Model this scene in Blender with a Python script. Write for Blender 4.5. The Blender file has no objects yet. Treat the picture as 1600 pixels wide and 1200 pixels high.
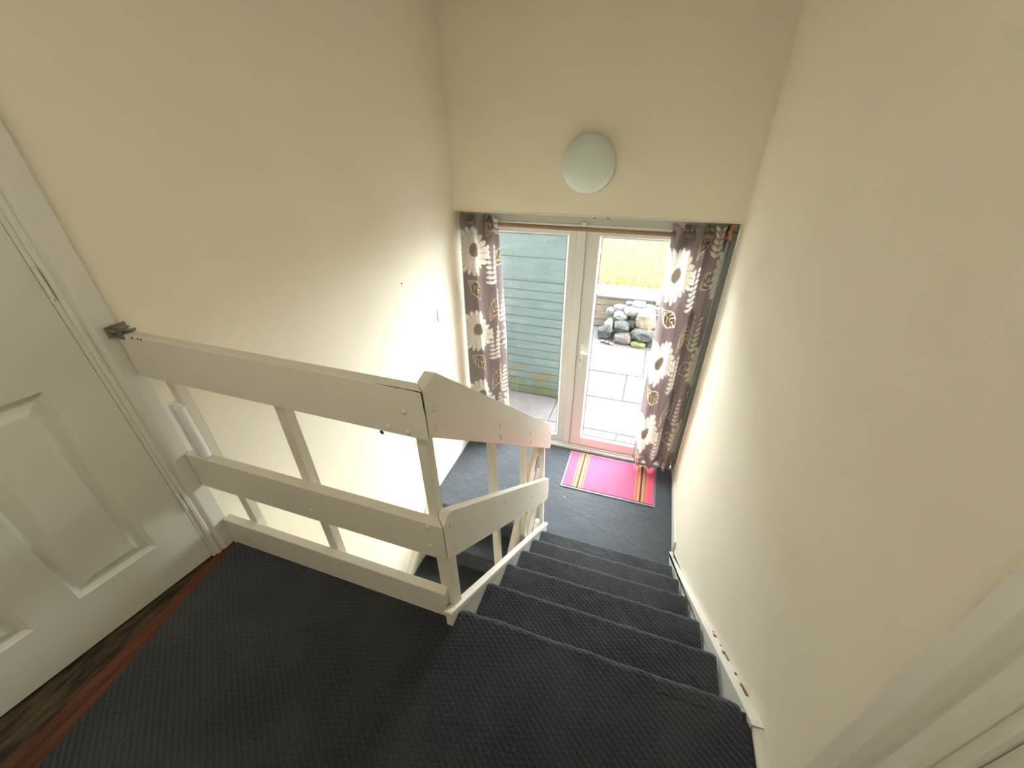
import bpy, bmesh, math, random
from mathutils import Vector, Matrix, noise
random.seed(7)
scene = bpy.context.scene
C = scene.collection
R = math.radians
PI = math.pi

# ---------------------------------------------------------------- camera
def view_basis(yaw, pitch, roll):
    y, t, r = R(yaw), R(pitch), R(roll)
    f = Vector((-math.sin(y)*math.cos(t), math.cos(y)*math.cos(t), math.sin(t)))
    a = Vector((math.cos(y), math.sin(y), 0)); u = a.cross(f)
    return a*math.cos(r)+u*math.sin(r), -a*math.sin(r)+u*math.cos(r), f
ra, ua, fa = view_basis(19.0769, -31.7788, -0.7142)
cam = bpy.data.cameras.new('camera'); co = bpy.data.objects.new('camera', cam); C.objects.link(co)
co.matrix_world = Matrix(((ra.x, ua.x, -fa.x, .0735), (ra.y, ua.y, -fa.y, -.6545), (ra.z, ua.z, -fa.z, 1.3276), (0, 0, 0, 1)))
cam.sensor_width = 36; cam.lens = 631.27/1600*36; cam.clip_start = .02; cam.clip_end = 300
scene.camera = co

# ---------------------------------------------------------------- world, lights, exposure
scene.view_settings.view_transform = 'Standard'; scene.view_settings.look = 'None'
scene.view_settings.exposure = 0.82; scene.view_settings.gamma = 1; scene.view_settings.use_curve_mapping = False
w = bpy.data.worlds.new('overcast_sky'); scene.world = w; w.use_nodes = True
bg = w.node_tree.nodes['Background']; bg.inputs[0].default_value = (.93, .97, 1, 1); bg.inputs[1].default_value = 20.0
def area(name, loc, rot, sx, sy, power, col, portal=False):
    l = bpy.data.lights.new(name, 'AREA'); l.shape = 'RECTANGLE'; l.size = sx; l.size_y = sy; l.energy = power; l.color = col
    o = bpy.data.objects.new(name, l); o.location = loc; o.rotation_euler = rot; C.objects.link(o)
    if portal: l.cycles.is_portal = True
    return o
area('door_daylight_portal', (-.37, 2.33, -.13), (R(-90), 0, 0), 1.8, 2.0, 1, (1, 1, 1), True)
area('landing_fill_light', (-.35, -1.2, 2.26), (0, 0, 0), .9, .7, 6.5, (1, .94, .84))  # added fill light behind the camera, stands for no actual lamp

def dk(c, k): return tuple(x*k*.41 for x in c)
# ---------------------------------------------------------------- node helper
class V:
    """wraps a float socket so that arithmetic builds Math nodes"""
    def __init__(s, t, k): s.t, s.k = t, k
    def op(s, o, *a, clamp=False):
        n = s.t.nodes.new('ShaderNodeMath'); n.operation = o; n.use_clamp = clamp
        for i, x in enumerate((s,)+a):
            if isinstance(x, V): s.t.links.new(x.k, n.inputs[i])
            else: n.inputs[i].default_value = x
        return V(s.t, n.outputs[0])
    def __add__(s, o): return s.op('ADD', o)
    def __sub__(s, o): return s.op('SUBTRACT', o)
    def __mul__(s, o): return s.op('MULTIPLY', o)
    def __truediv__(s, o): return s.op('DIVIDE', o)
    __radd__ = __add__; __rmul__ = __mul__
    def rsub(s, c): return (s*-1.0)+c
    def lt(s, o): return s.op('LESS_THAN', o)
    def gt(s, o): return s.op('GREATER_THAN', o)
    def abs(s): return s.op('ABSOLUTE')
    def sin(s): return s.op('SINE')
    def cos(s): return s.op('COSINE')
    def sqrt(s): return s.op('SQRT')
    def min(s, o): return s.op('MINIMUM', o)
    def max(s, o): return s.op('MAXIMUM', o)
    def atan2(s, o): return s.op('ARCTAN2', o)
    def wrap(s, lo, hi): return s.op('WRAP', hi, lo)
    def smooth(s, a, b):
        n = s.t.nodes.new('ShaderNodeMapRange'); n.interpolation_type = 'SMOOTHSTEP'
        s.t.links.new(s.k, n.inputs[0]); n.inputs[1].default_value = a; n.inputs[2].default_value = b
        return V(s.t, n.outputs[0])

class Mat:
    def __init__(s, name):
        s.m = bpy.data.materials.new(name); s.m.use_nodes = True; s.t = s.m.node_tree
        s.b = s.t.nodes['Principled BSDF']; s.o = s.t.nodes['Material Output']
    def n(s, ty): return s.t.nodes.new(ty)
    def l(s, a, b): s.t.links.new(a, b)
    def pos(s, kind='Object'):
        if kind == 'UV': return s.n('ShaderNodeTexCoord').outputs['UV']
        if kind == 'World': return s.n('ShaderNodeNewGeometry').outputs['Position']
        return s.n('ShaderNodeTexCoord').outputs['Object']
    def xyz(s, k):
        n = s.n('ShaderNodeSeparateXYZ'); s.l(k, n.inputs[0]); return [V(s.t, o) for o in n.outputs]
    def scaled(s, k, sc):
        n = s.n('ShaderNodeMapping'); s.l(k, n.inputs[0]); n.inputs['Scale'].default_value = sc; return n.outputs[0]
    def noise(s, k, scale, detail=3, rough=.5):
        n = s.n('ShaderNodeTexNoise'); s.l(k, n.inputs['Vector']); n.inputs['Scale'].default_value = scale
        n.inputs['Detail'].default_value = detail; n.inputs['Roughness'].default_value = rough; return V(s.t, n.outputs[0])
    def mix(s, f, a, b):
        n = s.n('ShaderNodeMix'); n.data_type = 'RGBA'
        if isinstance(f, V): s.l(f.k, n.inputs[0])
        else: n.inputs[0].default_value = f
        for i, x in ((6, a), (7, b)):
            if isinstance(x, (tuple, list)): n.inputs[i].default_value = (*x[:3], 1)
            else: s.l(x, n.inputs[i])
        return n.outputs[2]
    def col(s, x):
        if isinstance(x, (tuple, list)): s.b.inputs['Base Color'].default_value = (*x[:3], 1)
        else: s.l(x, s.b.inputs['Base Color'])
    def set(s, **k):
        for a, v in k.items():
            s.b.inputs[a.replace('_', ' ')].default_value = v
        return s
    def bump(s, h, strength=.3, dist=.002):
        n = s.n('ShaderNodeBump'); s.l(h.k, n.inputs['Height']); n.inputs['Strength'].default_value = strength
        n.inputs['Distance'].default_value = dist; s.l(n.outputs[0], s.b.inputs['Normal'])

def lin(r, g, b):
    f = lambda c: (c/255/12.92 if c/255 <= .04045 else ((c/255+.055)/1.055)**2.4)
    return (f(r), f(g), f(b))

def paint(name, c, rough=.5, bumpy=.15, scale=60, dirt=None):
    m = Mat(name); p = m.pos('World')
    n1 = m.noise(p, 3, 3); c2 = tuple(x*.93 for x in c)
    k = m.mix(n1, c, c2)
    if dirt:
        d = m.noise(p, 40, 5, .7).smooth(.66, .74); k = m.mix(d*.5, k, dirt)
    m.col(k); m.set(Roughness=rough); m.bump(m.noise(p, scale, 4), bumpy, .002)
    return m.m
M = {}
M['wall'] = paint('cream_emulsion', lin(245, 238, 217), .75, .35, 45)
M['ceiling'] = paint('white_ceiling', lin(240, 236, 225), .85, .2, 60)
M['trim'] = paint('white_satin_paint', lin(229, 226, 214), .38, .12, 35)
M['rail'] = paint('old_white_gloss', lin(226, 220, 205), .35, .2, 30)
M['door'] = paint('white_door_paint', lin(222, 222, 208), .42, .1, 90)
M['upvc'] = paint('white_plastic', lin(232, 231, 228), .3, .02, 20)
M['plastic'] = paint('white_switch_plastic', lin(240, 240, 238), .3, .0, 20)
M['board'] = paint('grey_white_board', lin(205, 205, 198), .5, .1, 30)
M['steel'] = Mat('brushed_steel').set(Metallic=1.0, Roughness=.3); M['steel'].col((.62, .61, .58)); M['steel'] = M['steel'].m
M['bracket'] = Mat('dull_grey_metal').set(Metallic=.6, Roughness=.5); M['bracket'].col((.26, .25, .21)); M['bracket'] = M['bracket'].m
M['dark'] = Mat('dark_hole').set(Roughness=.9); M['dark'].col((.03, .02, .015)); M['dark'] = M['dark'].m
M['rubber'] = paint('grey_rubber', lin(120, 126, 135), .6, .1, 80)
M['red'] = paint('red_plastic', lin(190, 60, 50), .5, .0)
M['chip'] = paint('bare_brown_wood', lin(110, 72, 48), .8, .2)
M['bead'] = paint('plaster_bead', lin(240, 236, 224), .6, .1, 60)

def m_carpet(name, weave, c1=lin(8, 7, 6), c2=lin(44, 42, 40), spec=.16):
    m = Mat(name); p = m.pos('World'); x, y, z = m.xyz(p)
    v = y-z; k = 2*PI/.015
    wb = (m.noise(p, 80, 2)-.5)*3.4
    a = (x*k*.62+v*k*.78+wb).sin(); b = (x*k*.95-v*k*.35+wb).sin()
    h = (a*.6+a*b*.4)*.5+.5
    fine = m.noise(p, 420, 2, .6); big = m.noise(p, 4, 3)
    hh = h*weave+fine*1.0
    c = m.mix(hh.smooth(.3, 1.5), c1, c2)
    flecks = m.noise(p, 160, 2).smooth(.62, .72)
    c = m.mix(flecks*.25, c, lin(120, 118, 112))
    c = m.mix(big.smooth(.35, .75)*.25, c, lin(84, 86, 84))
    m.col(c); m.set(Roughness=.7, Specular_IOR_Level=spec, Sheen_Weight=.4, Sheen_Roughness=.5)
    m.b.inputs['Sheen Tint'].default_value = (.75, .85, 1, 1)
    m.bump(hh, .9, .004); return m.m
M['carpet'] = m_carpet('charcoal_ribbed_carpet', .65)
M['carpet_worn_daylit'] = m_carpet('worn_daylit_entrance_carpet', .5, lin(36, 38, 41), lin(94, 99, 106), .3)  # greyer worn carpet, its colour also lightened for the daylight by the door

def m_wood(name, c1, c2, sc=(4, 60, 60), rough=.6):
    m = Mat(name); p = m.scaled(m.pos('World'), sc); n = m.noise(p, 1.0, 5, .6)
    m.col(m.mix(n.smooth(.3, .7), c1, c2)); m.set(Roughness=rough); m.bump(n, .3, .002); return m.m
M['rodwood'] = m_wood('brown_rod_wood', lin(128, 100, 72), lin(158, 128, 96), (3, 90, 90), .45)
M['pine'] = m_wood('varnished_pine', lin(196, 150, 90), lin(170, 120, 66), (30, 30, 8), .45)
M['threshold'] = m_wood('red_brown_boards', lin(74, 40, 26), lin(110, 66, 46), (60, 5, 60), .85)
M['dustyold'] = m_wood('dusty_old_boards', lin(34, 27, 20), lin(92, 80, 58), (50, 9, 50), .95)
M['sleeper'] = m_wood('weathered_sleeper', dk(lin(170, 150, 128), 0.75), dk(lin(205, 190, 170), 0.75), (4, 30, 30), .9)
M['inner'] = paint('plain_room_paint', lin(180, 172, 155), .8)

def m_shed():
    m = Mat('green_shed_paint'); p = m.pos('World'); x, y, z = m.xyz(p)
    n = m.noise(m.scaled(p, (3, 30, 26)), 1, 5, .65)
    base = m.mix(n.smooth(.3, .75), dk(lin(122, 150, 152), 0.55), dk(lin(150, 172, 172), 0.60))
    stain = m.noise(m.scaled(p, (4, 6, 9)), 1, 4, .6)
    low = z.smooth(-.55, -1.1)                      # weathered algae growth near the splashed foot of the boards
    f = (low*.75+.35)*stain.smooth(.42, .62)
    c = m.mix(f.min(.95)*low.max(.12), base, dk(lin(165, 150, 100), 0.5))
    c = m.mix((z.smooth(-.95, -1.18)*stain.smooth(.3, .5))*.8, c, dk(lin(132, 140, 74), 0.5))
    s = m.noise(m.scaled(p, (7, 9, 55)), 1, 3, .6).smooth(.66, .72)
    c = m.mix(s*.6, c, dk(lin(205, 210, 190), 0.5))
    m.col(c); m.set(Roughness=.6); m.bump(n, .3, .003); return m.m
M['shed'] = m_shed()
M['shedtrim'] = paint('pale_blue_green_trim', dk(lin(150, 182, 184), 0.5), .5, .1)

def m_stone(name, c1, c2, moss=None):
    m = Mat(name); p = m.pos('World'); n = m.noise(p, 14, 6, .7); n2 = m.noise(p, 60, 4, .7)
    c = m.mix(n.smooth(.35, .68), c1, c2); c = m.mix(n2.smooth(.55, .75)*.4, c, lin(205, 200, 190))
    if moss: c = m.mix(n.smooth(.4, .55)*.8, c, moss)
    m.col(c); m.set(Roughness=.9, Specular_IOR_Level=.08); m.bump(n2+n, .6, .01); return m.m
M['st_g'] = m_stone('grey_stone', dk(lin(88, 92, 92), 0.85), dk(lin(140, 142, 138), 0.85))
M['st_p'] = m_stone('pinkish_grey_stone', dk(lin(112, 104, 102), 0.85), dk(lin(160, 150, 142), 0.85))
M['st_l'] = m_stone('pale_stone', dk(lin(140, 140, 144), 0.85), dk(lin(184, 184, 184), 0.85))
M['st_t'] = m_stone('tan_stone', dk(lin(160, 144, 122), 0.85), dk(lin(196, 184, 160), 0.85))
M['st_y'] = m_stone('mossy_stone', dk(lin(120, 124, 92), 0.85), dk(lin(160, 160, 120), 0.85), dk(lin(150, 156, 96), 0.85))

def m_slab():
    m = Mat('pinkish_concrete_slab'); p = m.pos('World'); n = m.noise(p, 9, 6, .7); n2 = m.noise(p, 90, 3, .7)
    oi = m.n('ShaderNodeObjectInfo'); rv = V(m.t, oi.outputs['Random'])
    c = m.mix(n.smooth(.35, .7), dk(lin(158, 148, 146), 0.50), dk(lin(176, 167, 163), 0.50)); c = m.mix(n2.smooth(.55, .7)*.4, c, dk(lin(140, 132, 130), 0.42))
    c = m.mix(rv*.35, c, dk(lin(170, 166, 168), 0.42))
    m.col(c); m.set(Roughness=.85, Specular_IOR_Level=.1); m.bump(n2, .4, .004); return m.m
M['slab'] = m_slab()
M['coping'] = paint('pale_coping_slab', dk(lin(190, 188, 186), 0.42), .85, .3, 50)
M['joint'] = paint('grey_joint_sand', dk(lin(112, 106, 104), 0.42), .95, .5, 120)
def m_grass():
    m = Mat('lawn_green'); p = m.pos('World'); n = m.noise(p, 5, 5, .7); n2 = m.noise(p, 130, 3, .7)
    c = m.mix(n.smooth(.3, .7), dk(lin(196, 196, 122), 0.27), dk(lin(212, 210, 140), 0.27)); c = m.mix(n2.smooth(.5, .7)*.5, c, dk(lin(188, 192, 118), 0.27))
    m.col(c); m.set(Roughness=.9, Specular_IOR_Level=.03); m.bump(n2, .5, .006); return m.m
M['grass'] = m_grass()
M['render'] = paint('pale_house_render', lin(196, 190, 176), .9, .5, 90)

def m_glass():
    m = Mat('door_glass'); t = m.t
    tr = m.n('ShaderNodeBsdfTransparent'); tr.inputs[0].default_value = (.93, .95, .945, 1)
    gl = m.n('ShaderNodeBsdfGlossy'); gl.inputs['Roughness'].default_value = .01
    fr = m.n('ShaderNodeFresnel'); fr.inputs[0].default_value = 1.5
    p = m.pos('World'); df = m.n('ShaderNodeBsdfDiffuse'); df.inputs[0].default_value = (.8, .82, .82, 1)
    haze = m.noise(m.scaled(p, (9, 9, 5)), 1, 4, .6).smooth(.35, .9)*.06+.01
    spots = m.noise(p, 70, 2, .5).smooth(.76, .80)*.5
    mx0 = m.n('ShaderNodeMixShader'); m.l(haze.max(spots).k, mx0.inputs[0]); m.l(tr.outputs[0], mx0.inputs[1]); m.l(df.outputs[0], mx0.inputs[2])
    mx = m.n('ShaderNodeMixShader'); m.l(fr.outputs[0], mx.inputs[0]); m.l(mx0.outputs[0], mx.inputs[1]); m.l(gl.outputs[0], mx.inputs[2])
    m.l(mx.outputs[0], m.o.inputs[0]); return m.m
M['glass'] = m_glass()

def m_curtain():
    m = Mat('floral_curtain_cloth'); uvk = m.pos('UV'); u, v, _ = m.xyz(uvk)
    wob = m.noise(uvk, 28, 2, .5)-.5
    W, H = .56, .645
    def loc(cx, cy): return (u-cx).wrap(-W/2, W/2), (v-cy).wrap(-H/2, H/2)
    def flower(cx, cy, Rr, n, ph):
        a, b = loc(cx, cy); r = (a*a+b*b).sqrt(); th = b.atan2(a)+ph
        q = th*(n/(2*PI)); fr = (q.wrap(0, 1)-.5).abs()              # 0 in the middle of a petal, .5 at its side
        ext = ((th*3.0).sin()*.06+(th*5.0+1.0).sin()*.05+.86)*Rr
        edge = ext*(fr*fr*-.9+1.0)
        pet = r.lt(edge)*r.gt(Rr*.24)*fr.lt(.44)
        rim = r.gt(edge*.93)
        vein = (fr-.16).abs().lt(.025)*r.lt(edge*.8)
        disk = r.lt(Rr*.21)
        return pet, vein, disk
    def leaf(cx, cy, L, Wd, ang):
        a, b = loc(cx, cy); c, s_ = math.cos(ang), math.sin(ang)
        p = a*c+b*s_; q = (b*c-a*s_)
        wdt = ((p/L)*(p/L)).rsub(1.0).max(0.0)*Wd*((p/L)*.35+1.0)
        inside = q.abs().lt(wdt)*p.abs().lt(L)
        core = q.abs().lt(wdt-.007)
        veins = ((p*150.0+q.abs()*-170.0).sin()).gt(.45)*wob.gt(-.08)
        mid = q.abs().lt(.0025)
        return inside, core, veins.max(mid)
    def sprig(cx, cy, L, n):
        a, b = loc(cx, cy); pitch = 2*L/n
        k = (b+L); cell = (k/pitch); row = k.wrap(0, pitch)-pitch/2
        side = a.abs(); taper = (b/L)*-.35+.65
        q = row-side*.35+.004
        e = ((side-.034)/(taper*.042)); e2 = q/(pitch*.40)
        return (e*e+e2*e2).lt(1.0)*b.abs().lt(L)
    ground = m.mix(m.noise(uvk, 300, 2, .6)*.4, lin(176, 163, 162), lin(156, 143, 142))
    cream = lin(238, 234, 226); olive = lin(150, 140, 112)
    c = ground
    for args in ((.33, .20, .11, .056, 1.0), (.10, -.295, .115, .055, -.75), (.46, -.02, .10, .05, .8)):
        i, co_, ve = leaf(*args)
        c = m.mix(i, c, cream); c = m.mix(i*co_, c, lin(150, 134, 122)); c = m.mix(i*co_*ve, c, lin(222, 214, 190))
    for args in ((.32, -.10, .15, 8), (.47, .26, .13, 7)):
        c = m.mix(sprig(*args), c, cream)
    for args in ((.10, 0.0, .215, 21.0, .3),):
        p, ve, d = flower(*args)
        c = m.mix(p, c, cream); c = m.mix(p*ve, c, lin(165, 152, 140)); c = m.mix(d, c, lin(142, 128, 120))
        c = m.mix(d*m.noise(uvk, 190, 2).gt(.56), c, lin(205, 196, 176))
    m.col(c); m.set(Roughness=.7, Sheen_Weight=.15)
    tl = m.n('ShaderNodeBsdfTranslucent'); m.l(c, tl.inputs[0])
    mx = m.n('ShaderNodeMixShader'); mx.inputs[0].default_value = .44
    m.l(m.b.outputs[0], mx.inputs[1]); m.l(tl.outputs[0], mx.inputs[2]); m.l(mx.outputs[0], m.o.inputs[0])
    m.bump(m.noise(uvk, 500, 2), .15, .001)
    return m.m
M['curtain'] = m_curtain()

def m_mat():
    m = Mat('pink_striped_mat_pile'); p = m.pos('World'); x, y, z = m.xyz(p)
    def band(a, b): return x.gt(a)*x.lt(b)
    n = m.noise(p, 350, 2, .6); n2 = m.noise(p, 9, 3)
    c = m.mix(n, lin(208, 72, 104), lin(224, 92, 122)); c = m.mix(n2.smooth(.4, .8)*.35, c, lin(196, 84, 112))
    for x0 in (-.207, .288):
        c = m.mix(band(x0-.046, x0+.046), c, lin(176, 118, 94))
        c = m.mix(band(x0-.006, x0+.006), c, lin(66, 40, 44))
        c = m.mix(band(x0-.034, x0-.030).max(band(x0+.030, x0+.034)), c, lin(120, 56, 44))
        c = m.mix(band(x0-.020, x0-.014).max(band(x0+.014, x0+.020)), c, lin(206, 136, 92))
    m.col(c); m.set(Roughness=.95); m.bump(n, .6, .003); return m.m
M['matpile'] = m_mat()
def m_lamp():
    m = Mat('pale_opal_glass'); m.col(lin(222, 232, 222)); m.set(Roughness=.35, Coat_Weight=.15); return m.m
M['lamp'] = m_lamp()

# ---------------------------------------------------------------- geometry helpers
def thing(name, label, cat, loc=(0, 0, 0), group=None):
    o = bpy.data.objects.new(name, None); C.objects.link(o); o.location = loc; o.empty_display_size = .1
    o['label'] = label; o['category'] = cat
    if group: o['group'] = group
    return o
def tag(o, label, cat, group=None):
    o['label'] = label; o['category'] = cat
    if group: o['group'] = group
    return o
def struct(o, label=None, cat=None):
    o['kind'] = 'structure'
    if label: o['label'] = label
    if cat: o['category'] = cat
    return o
def wloc(p):
    v = Vector((0, 0, 0))
    while p is not None: v = v+Vector(p.location); p = p.parent
    return v
def obj(name, bm, mat, parent=None, smooth=False, base=None):
    """vertices of bm are world coordinates; link them as one mesh object"""
    if parent is None and base is None:
        zs = [v.co for v in bm.verts]
        lo = [min(c[i] for c in zs) for i in range(3)]; hi = [max(c[i] for c in zs) for i in range(3)]
        base = ((lo[0]+hi[0])/2, (lo[1]+hi[1])/2, lo[2])
    off = Vector(base) if base is not None and parent is None else wloc(parent)
    bmesh.ops.translate(bm, verts=bm.verts, vec=-off)
    bmesh.ops.recalc_face_normals(bm, faces=bm.faces)
    if smooth:
        for f in bm.faces: f.smooth = True
    me = bpy.data.meshes.new(name); bm.to_mesh(me); bm.free()
    o = bpy.data.objects.new(name, me); C.objects.link(o)
    if parent is None: o.location = off
    else: o.parent = parent
    for mm in (mat if isinstance(mat, (list, tuple)) else [mat]): me.materials.append(mm)
    return o
def box(bm, x0, x1, y0, y1, z0, z1, bev=0, seg=1):
    vs = [bm.verts.new((x, y, z)) for x in (x0, x1) for y in (y0, y1) for z in (z0, z1)]
    fs = [(0, 1, 3, 2), (4, 6, 7, 5), (0, 4, 5, 1), (2, 3, 7, 6), (0, 2, 6, 4), (1, 5, 7, 3)]
    F = [bm.faces.new([vs[i] for i in f]) for f in fs]
    if bev:
        es = {e for f in F for e in f.edges}
        bmesh.ops.bevel(bm, geom=list(es), offset=bev, segments=seg, affect='EDGES', profile=.5)
    return bm
def B(*a, **k):
    bm = bmesh.new(); box(bm, *a, **k); return bm
def prism(pts, axis, a0, a1, bev=0, bm=None, tweak=None):
    """closed 2D outline extruded along axis; outline coords are the other two axes in order"""
    bm = bm or bmesh.new()
    def P(p, a):
        return {'x': (a, p[0], p[1]), 'y': (p[0], a, p[1]), 'z': (p[0], p[1], a)}[axis]
    lo = [bm.verts.new(P(p, a0)) for p in pts]; hi = [bm.verts.new(P(p, a1)) for p in pts]
    n = len(pts); F = [bm.faces.new(lo), bm.faces.new(hi[::-1])]
    for i in range(n): F.append(bm.faces.new((lo[i], lo[(i+1) % n], hi[(i+1) % n], hi[i])))
    if tweak:
        for v in lo+hi: tweak(v.co)
    if bev:
        es = {e for f in F for e in f.edges}
        bmesh.ops.bevel(bm, geom=list(es), offset=bev, segments=2, affect='EDGES', profile=.5)
    return bm
def tube(bm, p0, p1, r, n=16, r1=None):
    p0, p1 = Vector(p0), Vector(p1); d = (p1-p0).normalized(); r1 = r if r1 is None else r1
    a = d.orthogonal().normalized(); b = d.cross(a); A = []; Bv = []
    for i in range(n):
        t = 2*PI*i/n; o = a*math.cos(t)+b*math.sin(t)
        A.append(bm.verts.new(p0+o*r)); Bv.append(bm.verts.new(p1+o*r1))
    bm.faces.new(A[::-1]); bm.faces.new(Bv)
    for i in range(n): bm.faces.new((A[i], A[(i+1) % n], Bv[(i+1) % n], Bv[i]))
    return bm
def lathe(prof, centre, axis, n=48):
    """prof: list of (radius, height along axis)"""
    bm = bmesh.new(); cx, cy, cz = centre; rings = []
    for r, h in prof:
        ring = []
        for i in range(n):
            t = 2*PI*i/n; a, b = r*math.cos(t), r*math.sin(t)
            ring.append(bm.verts.new({'x': (cx+h, cy+a, cz+b), 'y': (cx+a, cy+h, cz+b), 'z': (cx+a, cy+b, cz+h)}[axis]))
        rings.append(ring)
    for A, Bv in zip(rings, rings[1:]):
        for i in range(n): bm.faces.new((A[i], A[(i+1) % n], Bv[(i+1) % n], Bv[i]))
    bm.faces.new(rings[0]); bm.faces.new(rings[-1][::-1])
    return bm

# ---------------------------------------------------------------- main dimensions
RISE, GO = .19, .2233
SL = RISE/GO
ZL = -6*RISE                      # entrance level
XL, XR = -1.299, .542             # stairwell walls
YW, YD = 2.11, 2.234              # far wall face, door frame face
ZH = .872                         # head of the door recess
ZG = -1.25                        # garden level
CEIL = 2.30
YB = -1.75                        # wall behind the landing
ZB = -3.04

# ---------------------------------------------------------------- setting
# left wall with the opening of the white panelled door
DY0, DY1, DZ = -.845, -.111, 1.985
bm = bmesh.new()
box(bm, XL-.12, XL, DY1, YD+.0705, -.014, CEIL); box(bm, XL-.12, XL, YB, DY0, -.014, CEIL); box(bm, XL-.12, XL, DY0, DY1, DZ, CEIL)
box(bm, XL-.12, XL, YB, YD+.0705, ZB, -.0145)
struct(obj('wall_left', bm, M['wall']))
# right wall with the opening of the second door
RY0, RY1 = -1.06, -.292
bm = bmesh.new()
box(bm, XR, XR+.12, RY1, YD+.0705, 0, CEIL); box(bm, XR, XR+.12, YB, RY0, 0, CEIL); box(bm, XR, XR+.12, RY0, RY1, DZ, CEIL)
box(bm, XR, XR+.12, YB, YD+.0705, ZB, -.001)
struct(obj('wall_right', bm, M['wall']))
bm = bmesh.new()
box(bm, XL, XR, YW, YD+.07, ZH, CEIL); box(bm, XL-.12, XR+.12, YD, YD+.07, CEIL, 4.2)
struct(obj('wall_far', bm, M['wall']))
struct(obj('wall_back', B(XL-.12, XR+.12, YB-.1, YB, ZB, CEIL), M['wall']))
struct(obj('ceiling', B(XL-.12, XR+.12, YB-.1, YD+.07, CEIL, CEIL+.1), M['ceiling']))
# outer face of the house around the doors
bm = bmesh.new()
box(bm, -5, XL-.02, YD+.071, YD+.15, -1.6, 4.2); box(bm, XR+.02, 5, YD+.071, YD+.15, -1.6, 4.2); box(bm, XL-.02, XR+.02, YD+.071, YD+.15, ZH+.01, 4.2)
struct(obj('wall_outside', bm, M['render']))
struct(obj('wall_foundation', B(XL, XR, YD+.0505, YD+.12, ZB, ZL-.03), M['render']))

def carpet_profile(y_nose, z_top, y_back, z_bot, back_top=None):
    r = .022; o = .016; pts = [(y_nose-o, z_bot), (y_nose-o, z_top-2*r-.004)]
    for i in range(0, 9):
        t = -PI/2+PI*i/8*.98
        pts.append((y_nose-r+r*math.cos(t), z_top-r+r*math.sin(t)))
    pts.append((y_back, z_top)); pts.append((y_back, z_bot)); return pts
def carpet_mesh(pts, x0, x1, n=70, flip=False, skip=2):
    """profile swept along x with slight unevenness of the pile; flip mirrors y for the lower flight"""
    bm = bmesh.new(); cols = []
    # densify
    P = []
    for i, p in enumerate(pts):
        q = pts[(i+1) % len(pts)]; d = math.dist(p, q); k = max(1, int(d/.025)) if d > .04 else 1
        for j in range(k): P.append((p[0]+(q[0]-p[0])*j/k, p[1]+(q[1]-p[1])*j/k))
    for i in range(n+1):
        x = x0+(x1-x0)*i/n; col = []
        for y, z in P:
            v = Vector((x, y, z)); d = noise.noise(v*38)*.0022+noise.noise(v*9)*.0022
            e = 1.0
            edge = max(0, 1-min(x-x0, x1-x)/.012); s = edge*.004
            col.append(bm.verts.new((x, y+d*.8-s, z+d-s)))
        cols.append(col)
    m_ = len(P)
    for A, Bc in zip(cols, cols[1:]):
        for j in range(m_): bm.faces.new((A[j], A[(j+1) % m_], Bc[(j+1) % m_], Bc[j]))
    bm.faces.new(cols[0]); bm.faces.new(cols[-1][::-1])
    return bm

XSL, XSR = -.3355, .499            # carpet edges on the upper flight
# landing floor
bm = bmesh.new()
box(bm, XL, XR, YB, -.0475, -.2, -.012); box(bm, XSL-.02, XR, -.0475, -.02, -.2, -.012)
struct(obj('floor_landing_slab', bm, M['dustyold']))
bm = carpet_mesh(carpet_profile(0, 0, -.0475, -.011), XSL, XSR, 90)
b2 = bmesh.new(); box(b2, XL+.135, .513, YB, -.0475, -.011, 0)
# carpet edge by the panelled door runs slightly askew
for v in b2.verts:
    if v.co.x < 0: v.co.x = -1.268 if v.co.y > -.5 else -1.02
    if v.co.x < 0 and v.co.y < -.5: v.co.x = -1.268+(.097/.653)*(-.05-YB)
me = bpy.data.meshes.new('t'); b2.to_mesh(me); b2.free(); bm.from_mesh(me)
o = obj('floor_landing', bm, M['carpet'], smooth=False); struct(o)
struct(obj('trim_13', B(XL, -.3600, -.0468, -.0176, -.2, .0012), M['trim']))
# boards showing between carpet and door
o = obj('trim_1', prism([(XL-.02, -.056), (-1.262, -.056), (-1.01, YB), (-1.30, YB), (-1.30, -.80)], 'z', -.0115, -.004), M['threshold']); struct(o)
struct(obj('trim_2', prism([(XL-.115, -.13), (XL-.005, -.10), (-1.262, -.62), (-1.235, YB), (XL-.115, YB)], 'z', -.0039, -.002), M['dustyold']))

# entrance floor
bm = bmesh.new(); box(bm, XL, -.4, 1.24+.02, YD+.05, ZL-.15, ZL-.012); box(bm, -.4, XR, 5*GO, YD+.05, ZL-.15, ZL-.012); struct(obj('floor_entrance_slab', bm, M['trim']))
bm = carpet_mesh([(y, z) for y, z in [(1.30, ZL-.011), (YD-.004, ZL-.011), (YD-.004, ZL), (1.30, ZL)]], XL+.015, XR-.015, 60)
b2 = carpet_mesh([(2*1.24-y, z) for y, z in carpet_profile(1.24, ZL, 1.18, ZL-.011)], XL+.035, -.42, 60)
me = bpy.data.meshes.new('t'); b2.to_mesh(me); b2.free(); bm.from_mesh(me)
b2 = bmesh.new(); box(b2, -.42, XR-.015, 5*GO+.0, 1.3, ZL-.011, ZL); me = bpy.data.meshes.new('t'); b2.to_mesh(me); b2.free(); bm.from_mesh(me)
struct(obj('floor_entrance', bm, M['carpet_worn_daylit']))

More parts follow.
